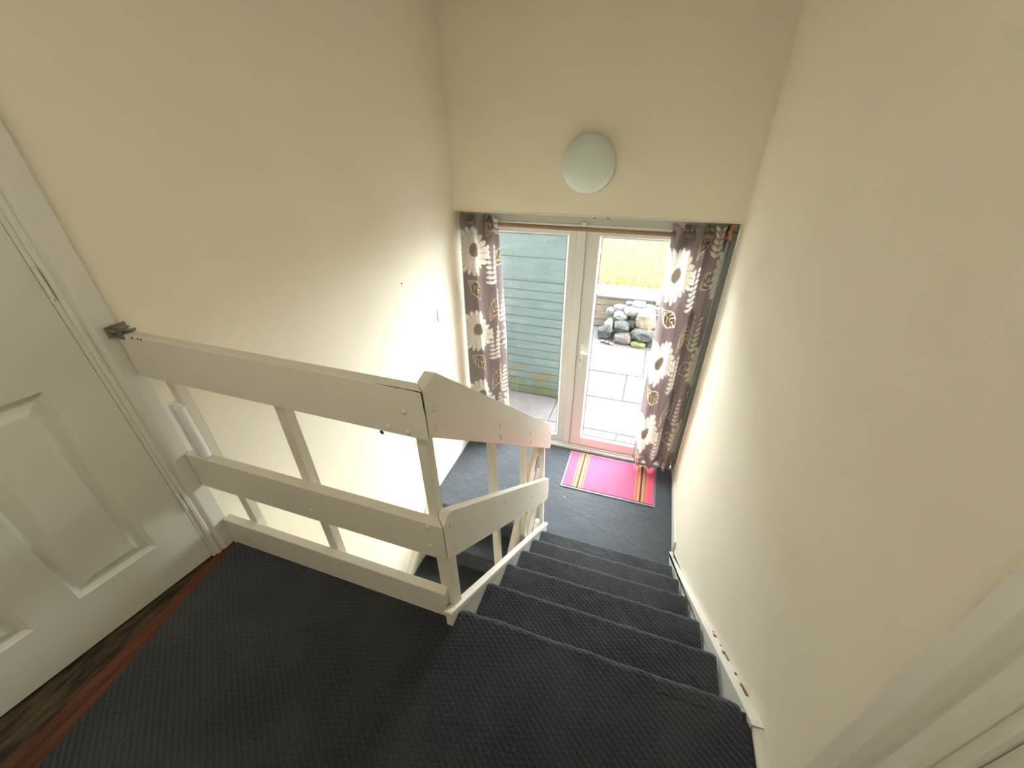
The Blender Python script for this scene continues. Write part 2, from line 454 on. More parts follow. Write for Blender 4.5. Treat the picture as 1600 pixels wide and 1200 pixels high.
# ---------------------------------------------------------------- upper flight
st = thing('staircase', 'upper carpeted flight of stairs leading down from the landing to the glazed doors', 'stairs', (.08, 6*GO, ZL))
for k in range(1, 6):
    obj('step', carpet_mesh(carpet_profile(k*GO, -k*RISE, (k-1)*GO-.0165, -(k+1)*RISE+.001), XSL, XSR, 80), M['carpet'], st)
obj('riser', carpet_mesh([(-.016, -RISE+.001), (-.016, -.050), (-.0195, -.050), (-.0195, -RISE+.001)], XSL, XSR, 60), M['carpet'], st)
s0 = .0194                                     # top of left string: z = s0 - SL*y
y0, y1 = -.0705, 1.272
obj('string', prism([(y0, .05), (y1-.02, s0-SL*y1-.0), (y1-.005, ZL+.001), (1.12, ZL+.001), (-.0195, -.20), (-.0195, .0005), (y0, .0005)], 'x', -.357, -.3375, .0015), M['trim'], st)
cp = prism([(y0-.004, s0-SL*y0-.0165), (y0-.004, s0-SL*y0+.001), (y0+.004, s0-SL*y0), (y1-.012, s0-SL*(y1-.012)), (y1+.002, s0-SL*y1-.006), (y1+.006, s0-SL*y1-.016), (y1-.004, s0-SL*y1-.026)], 'x', -.3595, -.3315, .002)
obj('string_cap', cp, M['trim'], st)
r0 = -.027
obj('wall_string', prism([(-.058, .022), (-.040, .012), (1.345, r0-SL*1.345+.012), (1.36, ZL+.001), (1.12, ZL+.001), (-.017, -.19), (-.017, -.09), (-.053, -.05)], 'x', .512, XR-.0005, .0015), M['trim'], st)
for (y, ln, wd) in ((.075, .05, .006), (.145, .012, .005), (.235, .05, .004), (.255, .02, .008), (.36, .022, .009), (.39, .012, .004), (.30, .012, .003)):
    z = r0-SL*y+.0085
    chip = obj('paint_chip', prism([(y-ln/2, z+SL*ln/2), (y-ln/5, z+SL*ln/5+.001), (y+ln/2, z-SL*ln/2), (y+ln/2, z-SL*ln/2-.006), (y-ln/2, z+SL*ln/2-.006)], 'x', XR-.001-wd, XR-.0006), M['chip'], st)
chip['label'] = 'bare brown wood where the white paint has chipped'

# ---------------------------------------------------------------- lower flight
ls = thing('staircase', 'lower carpeted flight of stairs going down beside the left wall under the landing', 'stairs', (-.85, .4, ZB))
YN = 1.24
for k in range(1, 10):
    yn = k*GO
    P = [(YN-y, z) for y, z in carpet_profile(yn, ZL-k*RISE, yn-GO-.0165, ZL-(k+1)*RISE-.002)]
    obj('step', carpet_mesh(P, XL+.042, -.425, 50), M['carpet'], ls)
obj('riser', carpet_mesh([(YN+.016, ZL-RISE-.002), (YN+.016, ZL-.030), (YN+.0198, ZL-.03), (YN+.0198, ZL-RISE-.002)], XL+.042, -.425, 40), M['carpet'], ls)
lt = ZL+.045-SL*YN                              # top line: z = lt + SL*y
obj('wall_string', prism([(YN+.11, ZL+.10), (YN+.11, ZL+.001), (YN+.018, ZL+.001), (YN+.018, ZL-.30), (-.75, lt-.30+SL*-.75), (-.75, lt+.03+SL*-.75)], 'x', XL+.0005, XL+.040, .0015), M['trim'], ls)
obj('string', prism([(YN+.05, ZL+.03), (YN+.05, ZL+.001), (YN+.018, ZL+.001), (YN+.018, ZL-.30), (-.75, lt-.30+SL*-.75), (-.75, lt+SL*-.75)], 'x', -.4245, -.403, .0015), M['trim'], ls)
obj('string_cap', prism([(YN+.045, ZL+.030), (YN+.062, ZL+.034), (YN+.066, ZL+.046), (YN+.055, ZL+.056), (YN+.03, ZL+.056), (-.75, lt+.02+SL*-.75), (-.75, lt+SL*-.75+.001)], 'x', -.428, -.400, .002), M['trim'], ls)
struct(obj('floor_lower', B(XL, XR, YB, -.75, ZB-.1, ZB), M['carpet']))
# enclosing panel below the upper flight
struct(obj('wall_spandrel', prism([(-.017, -.205), (1.118, ZL-.01), (1.22, ZL-.01), (1.22, ZB), (-.75, ZB), (-.75, -.205)], 'x', -.398, -.3585), M['wall']))

# ---------------------------------------------------------------- skirtings
struct(obj('baseboard_left', B(XL+.0005, XL+.0145, YN+.112, YD-.002, ZL+.001, ZL+.10, bev=.003), M['trim']))
struct(obj('baseboard_right', B(XR-.0145, XR-.0005, 1.363, YD-.002, ZL+.001, ZL+.10, bev=.003), M['trim']))
struct(obj('trim_3', prism([(.516, .001), (.516, .012), (.530, .020), (XR-.0005, .020), (XR-.0005, .001)], 'y', RY1+.115, -.060), M['trim']))

# ---------------------------------------------------------------- balustrades
def rail_label(o, t): o['label'] = t; return o
def plug(parent, x, y, z, nx):
    """filled screw head: small domed disc on the rail face"""
    if nx: b_ = lathe([(.0075, 0), (.007, .0018), (.004, .003), (.001, .0032)], (x, y, z), 'x', 14)
    else:  b_ = lathe([(.0075, 0), (.007, -.0018), (.004, -.003), (.001, -.0032)], (x, y, z), 'y', 14)
    return obj('screw_head', b_, M['rail'], parent, smooth=True)
def mitre_landing(c):
    if c.x > -.37 and c.y < -.04: c.x = -.3358
def mitre_stair(c):
    if c.y < -.03:
        c.y = -.0168 if c.x < -.35 else -.0462
lb = thing('landing_balustrade', 'white painted balustrade across the landing edge with three horizontal boards', 'balustrade', (-.82, -.03, 0))
X0 = XL+.0205
obj('top_rail', prism([(X0, .742), (X0+.003, .875), (-.3645, .872), (-.3645, .739)], 'y', -.047, -.0175,.0015, tweak=mitre_landing), M['rail'], lb)
obj('middle_rail', prism([(X0, .300), (X0, .4415), (-.3645, .4435), (-.3645, .302)], 'y', -.047, -.0175,.0015, tweak=mitre_landing), M['rail'], lb)
obj('bottom_board', prism([(X0, .0015), (X0, .124), (-.3645, .121), (-.3645, .0015)], 'y', -.047, -.0175, .003), M['rail'], lb)
for x, xb in ((-1.221, -1.160), (-.811, -.803)):
    obj('baluster', prism([(x-.016, .80), (x+.016, .80), (x+.016, .372), (xb+.016, .372), (xb+.016, -.12), (xb-.016, -.12), (xb-.016, .372), (x-.016, .372)], 'y', -.0172, .0125, .002), M['rail'], lb)
nw = obj('newel_post', B(-.3935, -.3645, -.0172, .0135, -.15, .835, bev=.002), M['rail'], lb)
for x, z in ((-.389, .811), (-.389, .753), (-.440, .756), (-.382, .430), (-.384, .350), (-.795, .348), (-1.19, .345), (-1.15, .06)):
    plug(lb, x, -.0471, z, False)
ch = obj('knot_hole', lathe([(.006, -.0005), (.001, -.0008)], (-.461, -.0471, .735), 'y', 10), M['dark'], lb); ch['label'] = 'small black hole near the lower edge of the top rail'
for (x0, x1, z) in ((-1.22, -1.212, .871), (-1.196, -1.192, .8712), (-1.184, -1.178, .871)):
    obj('paint_chip', B(x0, x1, -.0479, -.0452, z-.002, z+.0032), M['chip'], lb)
for pts in ([(-.45, .8724), (-.36, .8722), (-.3375, .8722), (-.338, .8690), (-.352, .8700), (-.375, .8712), (-.40, .8708), (-.425, .8716)], [(-.3388, .869), (-.3362, .869), (-.3362, .815), (-.3378, .83)]):
    obj('paint_chip', prism(pts, 'y', -.0475, -.0466), M['dark'], lb)

sb = thing('stair_balustrade', 'white painted sloping balustrade boards beside the upper flight', 'balustrade', (-.36, .6, -.5))
def srail(top0, bot0, ys, ye, zlev, yb_):
    zt, zb = top0-SL*ye, bot0-SL*ye
    return [(yb_, bot0-SL*yb_-.0), (yb_, zlev-.010), (yb_+.006, zlev), (ys, top0-SL*ys), (ye, zt), (ye+.002, zb+.05), (ye-.006, zb+.022), (ye-.024, zb+.012)]
obj('top_rail', prism([(-.049, .75), (-.049, .8755), (.0166, .884), (1.239, .898-SL*1.239), (1.243, .77-SL*1.239), (1.236, .728-SL*1.236), (1.212, .716-SL*1.212)], 'x', -.364, -.334, .0015, tweak=mitre_stair), M['rail'], sb)
obj('middle_rail', prism([(-.049, .2655+SL*.047), (-.049, .4425), (-.010, .4605), (.004, .4588-SL*.004), (1.236, .4588-SL*1.236), (1.243, .443-SL*1.243), (1.243, .33-SL*1.243), (1.232, .285-SL*1.232), (1.20, .2635-SL*1.20)], 'x', -.364, -.334, .0015, tweak=mitre_stair), M['rail'], sb)
for i, (ya, yb_) in enumerate(((.392, .412), (.790, .815), (1.185, 1.262))):
    ya0 = ya; zt = .86-SL*ya; zm = .36-SL*ya; zb = .03-SL*yb_ if i < 2 else -1.06
    zb -= .16 if i < 2 else .06
    obj('baluster', prism([(ya, zt), (ya+.03, zt), (yb_+.03, zb-.02), (yb_, zb)], 'x', -.3925, -.3645, .002), M['rail'], sb)
obj('newel_foot', prism([(-.028, .047), (-.0165, .038), (.002, .023), (.0135, .013), (.0135, .30), (-.020, .272)], 'x', -.3642, -.3435, .0015), M['rail'], sb)
for y, z in ((-.010, .806), (-.010, .750), (.395, .463), (.398, .406), (.781, .135), (.784, .074), (-.009, .413), (.002, .302), (.411, .061), (.62, -.075), (.826, -.335), (1.20, -.185), (1.205, -.255)):
    plug(sb, -.3339, y, z, True)

qb = thing('stair_balustrade', 'white painted balustrade boards sloping down beside the lower flight, seen behind the upper one', 'balustrade', (-.41, .6, -1.6))
for nm, t0, b0, ys in (('top_rail', -1.210, -1.395, 1.262), ('middle_rail', -1.655, -1.850, 1.292)):
    yt = -.3
    zt, zb = t0+SL*ys, b0+SL*ys
    P = [(ys-.03, zt-SL*.03), (ys-.006, zt-.012), (ys, zt-.03), (ys, zb+.03), (ys-.01, zb+.006), (ys-.03, zb-SL*.03+.004), (yt, b0+SL*yt), (yt, t0+SL*yt)]
    obj(nm, prism(P, 'x', -.4235, -.3935, .003), M['rail'], qb)
sl = [(1.150+.007*math.cos(a)+.0, t) for a, t in ()]
P = [(1.13+.034*math.cos(t)-.012*math.sin(t)*.5, -.39+.040*math.cos(t)*SL+.012*math.sin(t)) for t in [2*PI*i/18 for i in range(18)]]
o = obj('finger_slot', prism(P, 'x', -.3934, -.3926), M['dark'], qb); o['label'] = 'dark oval slot cut in the board'
for y, yb_ in ((.20, .20), (-.2, -.2)):
    obj('baluster', B(-.3934, -.3645 if False else -.366, y, y+.03, ZL-.25+SL*(y-1.24), -1.24+SL*y, bev=.002) if False else prism([(y, -1.25+SL*y), (y+.03, -1.25+SL*(y+.03)), (y+.03, lt+.03+SL*(y+.03)), (y, lt+.03+SL*y)], 'x', -.4505, -.4240, .002), M['rail'], qb)

# metal bracket and plastic strip on the landing balustrade
bm = bmesh.new()
box(bm, XL+.0205, XL+.0235, -.066, -.0145, .868, .900, bev=.001)
box(bm, XL+.0235, XL+.052, -.050, -.047, .862, .898, bev=.001)
box(bm, XL+.0235, XL+.050, -.046, -.016, .8765, .8800, bev=.001)
tube(bm, (XL+.022, -.056, .8835), (XL+.060, -.018, .8835), .0035, 10); tube(bm, (XL+.022, -.062, .889), (XL+.040, -.018, .889), .003, 10)
tag(obj('corner_bracket', bm, M['bracket']), 'small dull grey metal bracket at the left end of the landing top rail', 'bracket')
bm = bmesh.new()
tube(bm, (-1.197, -.033, .4440), (-1.204, -.033, .638), .0135, 24)
prism([(-1.236, .4440), (-1.200, .4440), (-1.207, .642), (-1.243, .642)], 'y', -.030, -.0180, .002, bm=bm)
prism([(-1.236, .4440), (-1.226, .4440), (-1.233, .642), (-1.243, .642)], 'y', -.040, -.0290, .002, bm=bm)
tag(obj('plastic_strip', bm, M['plastic']), 'white rounded plastic strip fixed upright to the first baluster by the door frame', 'strip')

# ---------------------------------------------------------------- door frames on the landing
def architrave(name, ys, ye, yi_s, xw, s, zt):
    """moulded casing on a side wall. s=+1 projects towards +x. ys outer edge, ye inner edge (towards the door)"""
    d = 1 if ye > ys else -1; wd = abs(ye-ys); X = lambda t: xw+s*t
    prof = [(ys, .0005), (ys, .013), (ys+d*.003, .017), (ys+d*wd*.60, .0185), (ys+d*wd*.66, .0175), (ys+d*wd*.70, .0115), (ys+d*wd*.80, .0105), (ys+d*wd*.88, .014), (ys+d*wd*.97, .0125), (ye, .009), (ye, .0005)]
    bm = bmesh.new()
    prism([(X(t), y) for y, t in prof], 'z', .0015, zt+wd, bm=bm)
    return bm
zt = DZ-.03
bm = architrave('trim_4', -.030, -.1105, 0, XL, 1, zt)
def head(bm, y0, y1, xw, s, z0, wd):
    a, b = sorted((xw+s*.0005, xw+s*.017)); box(bm, a, b, y0, y1, z0, z0+wd, bev=.003)
head(bm, DY0-.05, -.031, XL, 1, zt+.01, .07)
a_ = .0005; box(bm, XL+.0005, XL+.017, DY0-.05, DY0+.02, .0015, zt+.01, bev=.003)
struct(obj('trim_4', bm, M['trim']))
bm = bmesh.new()      # lining and stop
box(bm, XL-.12, XL+.006, DY1-.012, DY1+.0004, 0, DZ, bev=.001); box(bm, XL-.12, XL+.004, DY0, DY0+.03, 0, DZ-.031, bev=.002); box(bm, XL-.12, XL+.004, DY0, DY1-.013, DZ-.03, DZ, bev=.002)
struct(obj('trim_5', bm, M['trim']))

# panelled door leaf (left), standing a little open into the room behind
def leaf(name, W, H, panels, mat, T=.036):
    """leaf in local coords: s along width (0 = hinge), t depth (0 = face), z height; face with sunk mouldings and raised fields"""
    bm = bmesh.new()
    ss = sorted({0, W}|{p[0] for p in panels}|{p[1] for p in panels}); zz = sorted({.0, H}|{p[2] for p in panels}|{p[3] for p in panels})
    cache = {}
    def vv(s, t, z):
        k = (round(s, 5), round(t, 5), round(z, 5))
        if k not in cache: cache[k] = bm.verts.new(k)
        return cache[k]
    for a, b in zip(ss, ss[1:]):
        for c, d in zip(zz, zz[1:]):
            if any(p[0] <= a+1e-6 and b <= p[1]+1e-6 and p[2] <= c+1e-6 and d <= p[3]+1e-6 for p in panels): continue
            bm.faces.new([vv(a, 0, c), vv(b, 0, c), vv(b, 0, d), vv(a, 0, d)])
    for p in panels:
        rings = []
        for ins, dep in ((0, 0), (.004, .006), (.012, .0125), (.018, .013), (.034, .008), (.043, .002), (.047, .0012)):
            rings.append([vv(p[0]+ins, dep, p[2]+ins), vv(p[1]-ins, dep, p[2]+ins), vv(p[1]-ins, dep, p[3]-ins), vv(p[0]+ins, dep, p[3]-ins)])
        for A, Bq in zip(rings, rings[1:]):
            for i in range(4): bm.faces.new((A[i], A[(i+1) % 4], Bq[(i+1) % 4], Bq[i]))
        bm.faces.new(rings[-1])
    vv(0, T, 0), vv(W, T, 0), vv(W, T, H), vv(0, T, H)
    bm.faces.new([vv(0, T, 0), vv(0, T, H), vv(W, T, H), vv(W, T, 0)])
    bm.faces.new([vv(0, 0, z) for z in zz]+[vv(0, T, H), vv(0, T, 0)])
    bm.faces.new([vv(W, 0, z) for z in zz]+[vv(W, T, H), vv(W, T, 0)])
    bm.faces.new([vv(s, 0, 0) for s in ss]+[vv(W, T, 0), vv(0, T, 0)])
    bm.faces.new([vv(s, 0, H) for s in ss]+[vv(W, T, H), vv(0, T, H)])
    return bm
pan = []
for s0_, s1_ in ((.108, .307), (.405, .604)):
    pan += [(s0_, s1_, .178, .782), (s0_, s1_, .955, 1.52), (s0_, s1_, 1.60, 1.84)]
LW = .712
d2 = struct(bpy.data.objects.new('door_2', None)); C.objects.link(d2); d2.location = (-1.293, -.1245, .012)
bm = leaf('leaf', LW, 1.94, pan, M['door'])
ang = math.atan2(-.097, -.58)
dv = Vector((-.165, -.986)).normalized(); nv = Vector((-dv.y, dv.x))
if nv.x > 0: nv = -nv
for v in bm.verts:
    s, t, z = v.co; v.co = Vector((-1.293+dv.x*s+nv.x*t, -.1245+dv.y*s+nv.y*t, z+.012))
obj('door_panel', bm, M['door'], d2)
bm = bmesh.new(); c0 = Vector((-1.293, -.1245, 1.0))+Vector((dv.x, dv.y, 0))*.65
n3 = Vector((-nv.x, -nv.y, 0))
tube(bm, c0, c0+n3*.006, .026, 24); tube(bm, c0+n3*.006, c0+n3*.045, .009, 16)
tube(bm, c0+n3*.045, c0+n3*.045-Vector((dv.x, dv.y, 0))*.11, .008, 16)
obj('door_handle', bm, M['steel'], d2, smooth=False)
for z in (.25, 1.0, 1.7):
    bm = bmesh.new(); tube(bm, (-1.2875, -.1195, z), (-1.2875, -.1195, z+.075), .0045, 12); obj('hinge', bm, M['door'], d2)
# dim room behind that door
bm = bmesh.new()
box(bm, XL-.125, -3.0, -2.0, .6, -.2, -.012); box(bm, -3.1, -3.0, -2.0, .6, -.012, 2.3); box(bm, -3.0, XL-.121, -2.1, -2.0, -.012, 2.3); box(bm, -3.0, XL-.121, .6, .7, -.012, 2.3); box(bm, -3.0, XL-.121, -2.0, .6, 2.3, 2.4)
struct(obj('wall_side_room', bm, M['inner']))

# right-hand door and frame
bm = bmesh.new()
def rprof(y0, z1):
    P = [(XR-.0005, y0), (XR-.016, y0), (XR-.019, y0-.003), (XR-.020, y0-.037), (XR-.017, y0-.040), (XR-.006, y0-.043), (XR-.004, y0-.048), (XR-.006, y0-.058), (XR-.013, y0-.064), (XR-.0145, y0-.078), (XR-.012, y0-.086), (XR-.0005, y0-.0885)]
    return P
prism([(x, y) for x, y in rprof(-.2035, 0)], 'z', .0015, zt+.07, bm=bm)
box(bm, XR-.018, XR-.0005, RY0-.05, -.204, zt+.01, zt+.08, bev=.003); box(bm, XR-.018, XR-.0005, RY0-.05, RY0+.02, .0015, zt+.01, bev=.003)
struct(obj('trim_6', bm, M['trim']))
bm = bmesh.new()
box(bm, XR, XR+.12, RY1-.016, RY1, 0, DZ, bev=.002); box(bm, XR, XR+.12, RY0, RY0+.03, 0, DZ-.031, bev=.002); box(bm, XR, XR+.12, RY0, RY1-.017, DZ-.03, DZ, bev=.002)
struct(obj('trim_7', bm, M['trim']))
d3 = struct(bpy.data.objects.new('door_3', None)); C.objects.link(d3); d3.location = (XR+.012, RY1-.018, .008)
pan3 = [(a, b, c, d) for a, b in ((.11, .315), (.41, .615)) for c, d in ((.178, .782), (.955, 1.52), (1.60, 1.84))]
bm = leaf('leaf', .72, 1.94, pan3, M['door'])
for v in bm.verts:
    s, t, z = v.co; v.co = Vector((XR+.012+t, RY1-.0185-s, z+.008))
obj('door_panel', bm, M['door'], d3)
bm = bmesh.new(); c0 = Vector((XR+.012, RY1-.0185-.65, 1.0)); tube(bm, c0, c0-Vector((.006, 0, 0)), .026, 24); tube(bm, c0-Vector((.006, 0, 0)), c0-Vector((.045, 0, 0)), .009); tube(bm, c0-Vector((.045, 0, 0)), c0-Vector((.045, -.11, 0)), .008)
obj('door_handle', bm, M['steel'], d3)
struct(obj('wall_right_room', B(XR+.1205, XR+.16, -1.4, 0, 0, 2.2), M['inner']))

# ---------------------------------------------------------------- recess and glazed doors
bm = bmesh.new()
box(bm, XL, XR, YW-.004, YW-.0002, ZH-.002, ZH+.007, bev=.001)
box(bm, XR-.012, XR-.0003, YW-.006, YW+.004, ZL+.101, ZH-.003, bev=.002)
struct(obj('trim_8', bm, M['bead']))
tw = bmesh.new(); box(tw, XL+.001, XR-.001, YD-.018, YD+.06, .806, ZH-.001, bev=.002)
struct(obj('trim_9', tw, M['board']))
tw = bmesh.new(); box(tw, XR-.030, XR-.001, YD-.06, YD+.06, ZL+.03, .805, bev=.002); box(tw, XL+.001, XL+.014, YD-.04, YD+.06, ZL+.03, .805, bev=.002)
struct(obj('trim_10', tw, paint('grey_green_side_board', lin(150, 156, 146), .6, .1)))
# outer frame of the doors
FX0, FX1, FZ0, FZ1 = XL+.016, XR-.032, ZL-.005, .804
fr = bmesh.new()
def frame(bm, x0, x1, z0, z1, wl, wr, wb, wt, y0, y1, bev=.003):
    box(bm, x0, x0+wl, y0, y1, z0, z1, bev=bev); box(bm, x1-wr, x1, y0, y1, z0, z1, bev=bev)
    box(bm, x0+wl-.001, x1-wr+.001, y0+.0005, y1-.0005, z0, z0+wb, bev=bev); box(bm, x0+wl-.001, x1-wr+.001, y0+.0005, y1-.0005, z1-wt, z1, bev=bev)
frame(fr, FX0, FX1, FZ0, FZ1, .045, .045, .052, .033, YD-.022, YD+.05)
box(fr, -.432, -.374, YD-.022, YD+.05, FZ0+.03, FZ1-.03, bev=.003)
fo = struct(obj('trim_11', fr, M['upvc']))
sill = struct(obj('trim_12', B(FX0, FX1, YD-.040, YD-.0225, ZL+.001, ZL+.030, bev=.004), M['upvc']))
def sash(name, x0, x1, z0, z1, st_, bot, top):
    root = struct(bpy.data.objects.new(name, None)); C.objects.link(root); root.location = ((x0+x1)/2, YD, z0)
    bm = bmesh.new(); frame(bm, x0, x1, z0, z1, st_, st_, bot, top, YD-.008, YD+.045, .004)
    obj('sash_frame', bm, M['upvc'], root)
    gx0, gx1, gz0, gz1 = x0+st_, x1-st_, z0+bot, z1-top
    bm = bmesh.new(); y0_, y1_ = YD-.002, YD+.020; wb = .014
    for P in ([(gx0, gz0), (gx1, gz0), (gx1-wb, gz0+wb), (gx0+wb, gz0+wb)], [(gx1, gz0), (gx1, gz1), (gx1-wb, gz1-wb), (gx1-wb, gz0+wb)],
              [(gx1, gz1), (gx0, gz1), (gx0+wb, gz1-wb), (gx1-wb, gz1-wb)], [(gx0, gz1), (gx0, gz0), (gx0+wb, gz0+wb), (gx0+wb, gz1-wb)]):
        f = [bm.verts.new((P[0][0], y0_, P[0][1])), bm.verts.new((P[1][0], y0_, P[1][1])), bm.verts.new((P[2][0], y1_, P[2][1])), bm.verts.new((P[3][0], y1_, P[3][1]))]
        b_ = [bm.verts.new((P[0][0], y1_+.004, P[0][1])), bm.verts.new((P[1][0], y1_+.004, P[1][1])), bm.verts.new((P[2][0], y1_+.004, P[2][1])), bm.verts.new((P[3][0], y1_+.004, P[3][1]))]
        bm.faces.new(f); bm.faces.new(b_[::-1])
        for i in range(4): bm.faces.new((f[i], f[(i+1) % 4], b_[(i+1) % 4], b_[i]))
    obj('glazing_bead', bm, M['upvc'], root)
    bm = bmesh.new(); g = .003; rr = wb-.002
    for a in ((gx0+rr, gx1-rr, gz0+rr, gz0+rr+g), (gx0+rr, gx1-rr, gz1-rr-g, gz1-rr), (gx0+rr, gx0+rr+g, gz0+rr, gz1-rr), (gx1-rr-g, gx1-rr, gz0+rr, gz1-rr)):
        box(bm, a[0], a[1], YD+.016, YD+.0225, a[2], a[3])
    gk = obj('rubber_gasket', bm, M['dark'], root); gk['label'] = 'thin black rubber seal'
    bm = bmesh.new(); vs = [bm.verts.new(p) for p in ((gx0+.006, YD+.026, gz0+.006), (gx1-.006, YD+.026, gz0+.006), (gx1-.006, YD+.026, gz1-.006), (gx0+.006, YD+.026, gz1-.006))]; bm.faces.new(vs)
    obj('glass_pane', bm, M['glass'], root)
    return root
win = sash('window_1', FX0+.047, -.434, FZ0+.054, .770, .062, .062, .040)
win['label'] = 'fixed full-height glazed side panel to the left of the door'
dr = sash('door_1', -.372, FX1-.047, FZ0+.054, .770, .094, .090, .036)
dr['label'] = 'white plastic framed glazed outer door leading to the patio'
bm = bmesh.new(); hx, hz = -.334, -.145
box(bm, hx-.014, hx+.014, YD-.019, YD-.0085, hz-.135, hz+.075, bev=.005, seg=2)
obj('handle_plate', bm, M['plastic'], dr)
bm = bmesh.new(); tube(bm, (hx, YD-.018, hz), (hx, YD-.055, hz), .010, 16); tube(bm, (hx-.004, YD-.052, hz), (hx+.115, YD-.048, hz-.004), .0085, 16, .0065)
obj('door_handle', bm, M['plastic'], dr, smooth=False)
bm = bmesh.new(); tube(bm, (hx-.002, YD-.019, hz-.075), (hx-.002, YD-.027, hz-.075), .0085, 18); box(bm, hx-.005, hx+.001, YD-.025, YD-.019, hz-.105, hz-.078, bev=.001)
obj('lock_cylinder', bm, M['steel'], dr)
for x in (-.326, -.238):
    bm = lathe([(.0075, 0), (.0075, -.004), (.0045, -.004), (.0045, -.001), (.001, -.001)], (x, YD-.0185, .852), 'y', 18)
    tag(obj('wall_plug', bm, M['red']), 'red plastic wall plug in the board above the doors, '+('left of the pair' if x < -.3 else 'right of the pair'), 'wall plug', 'red wall plugs')

# ---------------------------------------------------------------- curtain rod and curtains
YR, ZR = 2.150, .787
cr = thing('curtain_rod', 'brown wooden curtain rod across the top of the glazed doors', 'curtain rod', (-.38, YR, ZR))
bm = bmesh.new(); tube(bm, (-1.255, YR, ZR+.004), (.488, YR, ZR-.004), .0135, 24); obj('rod', bm, M['rodwood'], cr, smooth=False)
def wood_bracket(x):
    bm = lathe([(.014, 0), (.019, -.006), (.020, -.012), (.013, -.020), (.009, -.034), (.012, -.046), (.016, -.054), (.019, -.064)], (x, YR, ZR+.084), 'z', 24)
    tube(bm, (x-.010, YR, ZR), (x+.010, YR, ZR), .023, 24)
    tube(bm, (x-.012, YR, ZR), (x+.012, YR, ZR), .015, 24)
    return bm
for x in (-1.257, .496):
    o = obj('bracket', wood_bracket(x), M['pine'], cr, smooth=False); o['label'] = 'turned varnished pine bracket'
bm = lathe([(.012, 0), (.014, -.004), (.014, -.022), (.010, -.03)], (-.388, YD-.040, .822), 'z', 20); box(bm, -.404, -.372, YD-.036, YD-.019, .790, .822, bev=.002)
o = obj('bracket', bm, M['upvc'], cr); o['label'] = 'small white cup bracket in the middle'

def curtain(name, label, x0, x1, xb0, xb1, n, A0, A1, ztop, zbot, u0, v0, ph, seed):
    root = thing(name, label, 'curtain', ((x0+x1)/2, YR, zbot), 'floral curtains at the glazed doors')
    NX, NZ = 180, 170; bm = bmesh.new(); uvl = bm.loops.layers.uv.new('UVMap')
    rows = []
    for j in range(NZ+1):
        q = j/NZ; z0_ = ztop+(zbot-ztop)*q; row = []; us = 0; prev = None
        env = min(1, q*3)
        A = A0+(A1-A0)*q
        for i in range(NX+1):
            t = i/NX
            s = 2*PI*n*t+ph+env*.5*math.sin(2.1*t*3+seed+q*2.2)
            tt = t+.020*math.sin(2*s)*(1 if n > 1 else 0)
            xa = x0+(x1-x0)*tt; xb = xb0+(xb1-xb0)*tt; x = xa+(xb-xa)*q**.8
            k = math.sin(s); k = math.copysign(abs(k)**.6, k)
            y = YR+A*k*(1+.18*env*math.sin(seed+t*9))+.004*env*math.sin(7*q+seed+t*5)
            y = min(y, YD-.027)
            z = z0_
            if j == 0: z += .006*math.sin(2*s+1)
            if j == NZ: z += .012*math.sin(s*1+.4)
            p = Vector((x, y, z))
            if prev is not None: us += math.hypot(p.x-prev.x, p.y-prev.y)
            prev = p; row.append((bm.verts.new(p), us))
        rows.append(row)
    L0 = rows[0][-1][1]
    for a, b in zip(rows, rows[1:]):
        for i in range(NX):
            mc = (a[i][0].co+b[i+1][0].co)/2
            if math.hypot(mc.y-YR, mc.z-ZR) < .0175: continue     # the hole inside each eyelet
            f = bm.faces.new((a[i][0], a[i+1][0], b[i+1][0], b[i][0]))
            for lp, q in zip(f.loops, (a[i], a[i+1], b[i+1], b[i])):
                L = rows[0][-1][1]
                lp[uvl].uv = (u0+q[1], q[0].co.z-v0)
    for f in bm.faces: f.smooth = True
    base = wloc(root); bmesh.ops.translate(bm, verts=bm.verts, vec=-base)
    me = bpy.data.meshes.new('cloth'); bm.to_mesh(me); bm.free(); me.materials.append(M['curtain'])
    o = bpy.data.objects.new('cloth', me); C.objects.link(o); o.parent = root
    sm = o.modifiers.new('thickness', 'SOLIDIFY'); sm.thickness = .0014; sm.offset = 0
    # eyelets where the cloth crosses the rod
    NE = int(2*n)
    for e in range(NE+1):
        s = PI*e; t = (s-ph)/(2*PI*n)
        if not 0.02 < t < .98: continue
        x = x0+(x1-x0)*t
        bm = bmesh.new(); MJ, MN = 24, 8
        vs = [[bm.verts.new((x+.0045*math.sin(2*PI*b/MN), YR+(.021+.0045*math.cos(2*PI*b/MN))*math.cos(2*PI*a/MJ), ZR+(.021+.0045*math.cos(2*PI*b/MN))*math.sin(2*PI*a/MJ))) for b in range(MN)] for a in range(MJ)]
        for a in range(MJ):
            for b in range(MN): bm.faces.new((vs[a][b], vs[(a+1) % MJ][b], vs[(a+1) % MJ][(b+1) % MN], vs[a][(b+1) % MN]))
        obj('eyelet', bm, M['bracket'], root, smooth=True)
    return root
curtain('curtain', 'mauve floral eyelet curtain gathered at the left of the glazed doors', -1.268, -.972, -1.270, -.905, 2.25, .042, .048, .842, -1.085, -.02, .591, -2.2, .6)
curtain('curtain', 'mauve floral eyelet curtain gathered at the right of the glazed doors', .172, .486, .195, .500, 2.75, .042, .048, .842, -1.085, -.03, .534, 2.6, 2.1)

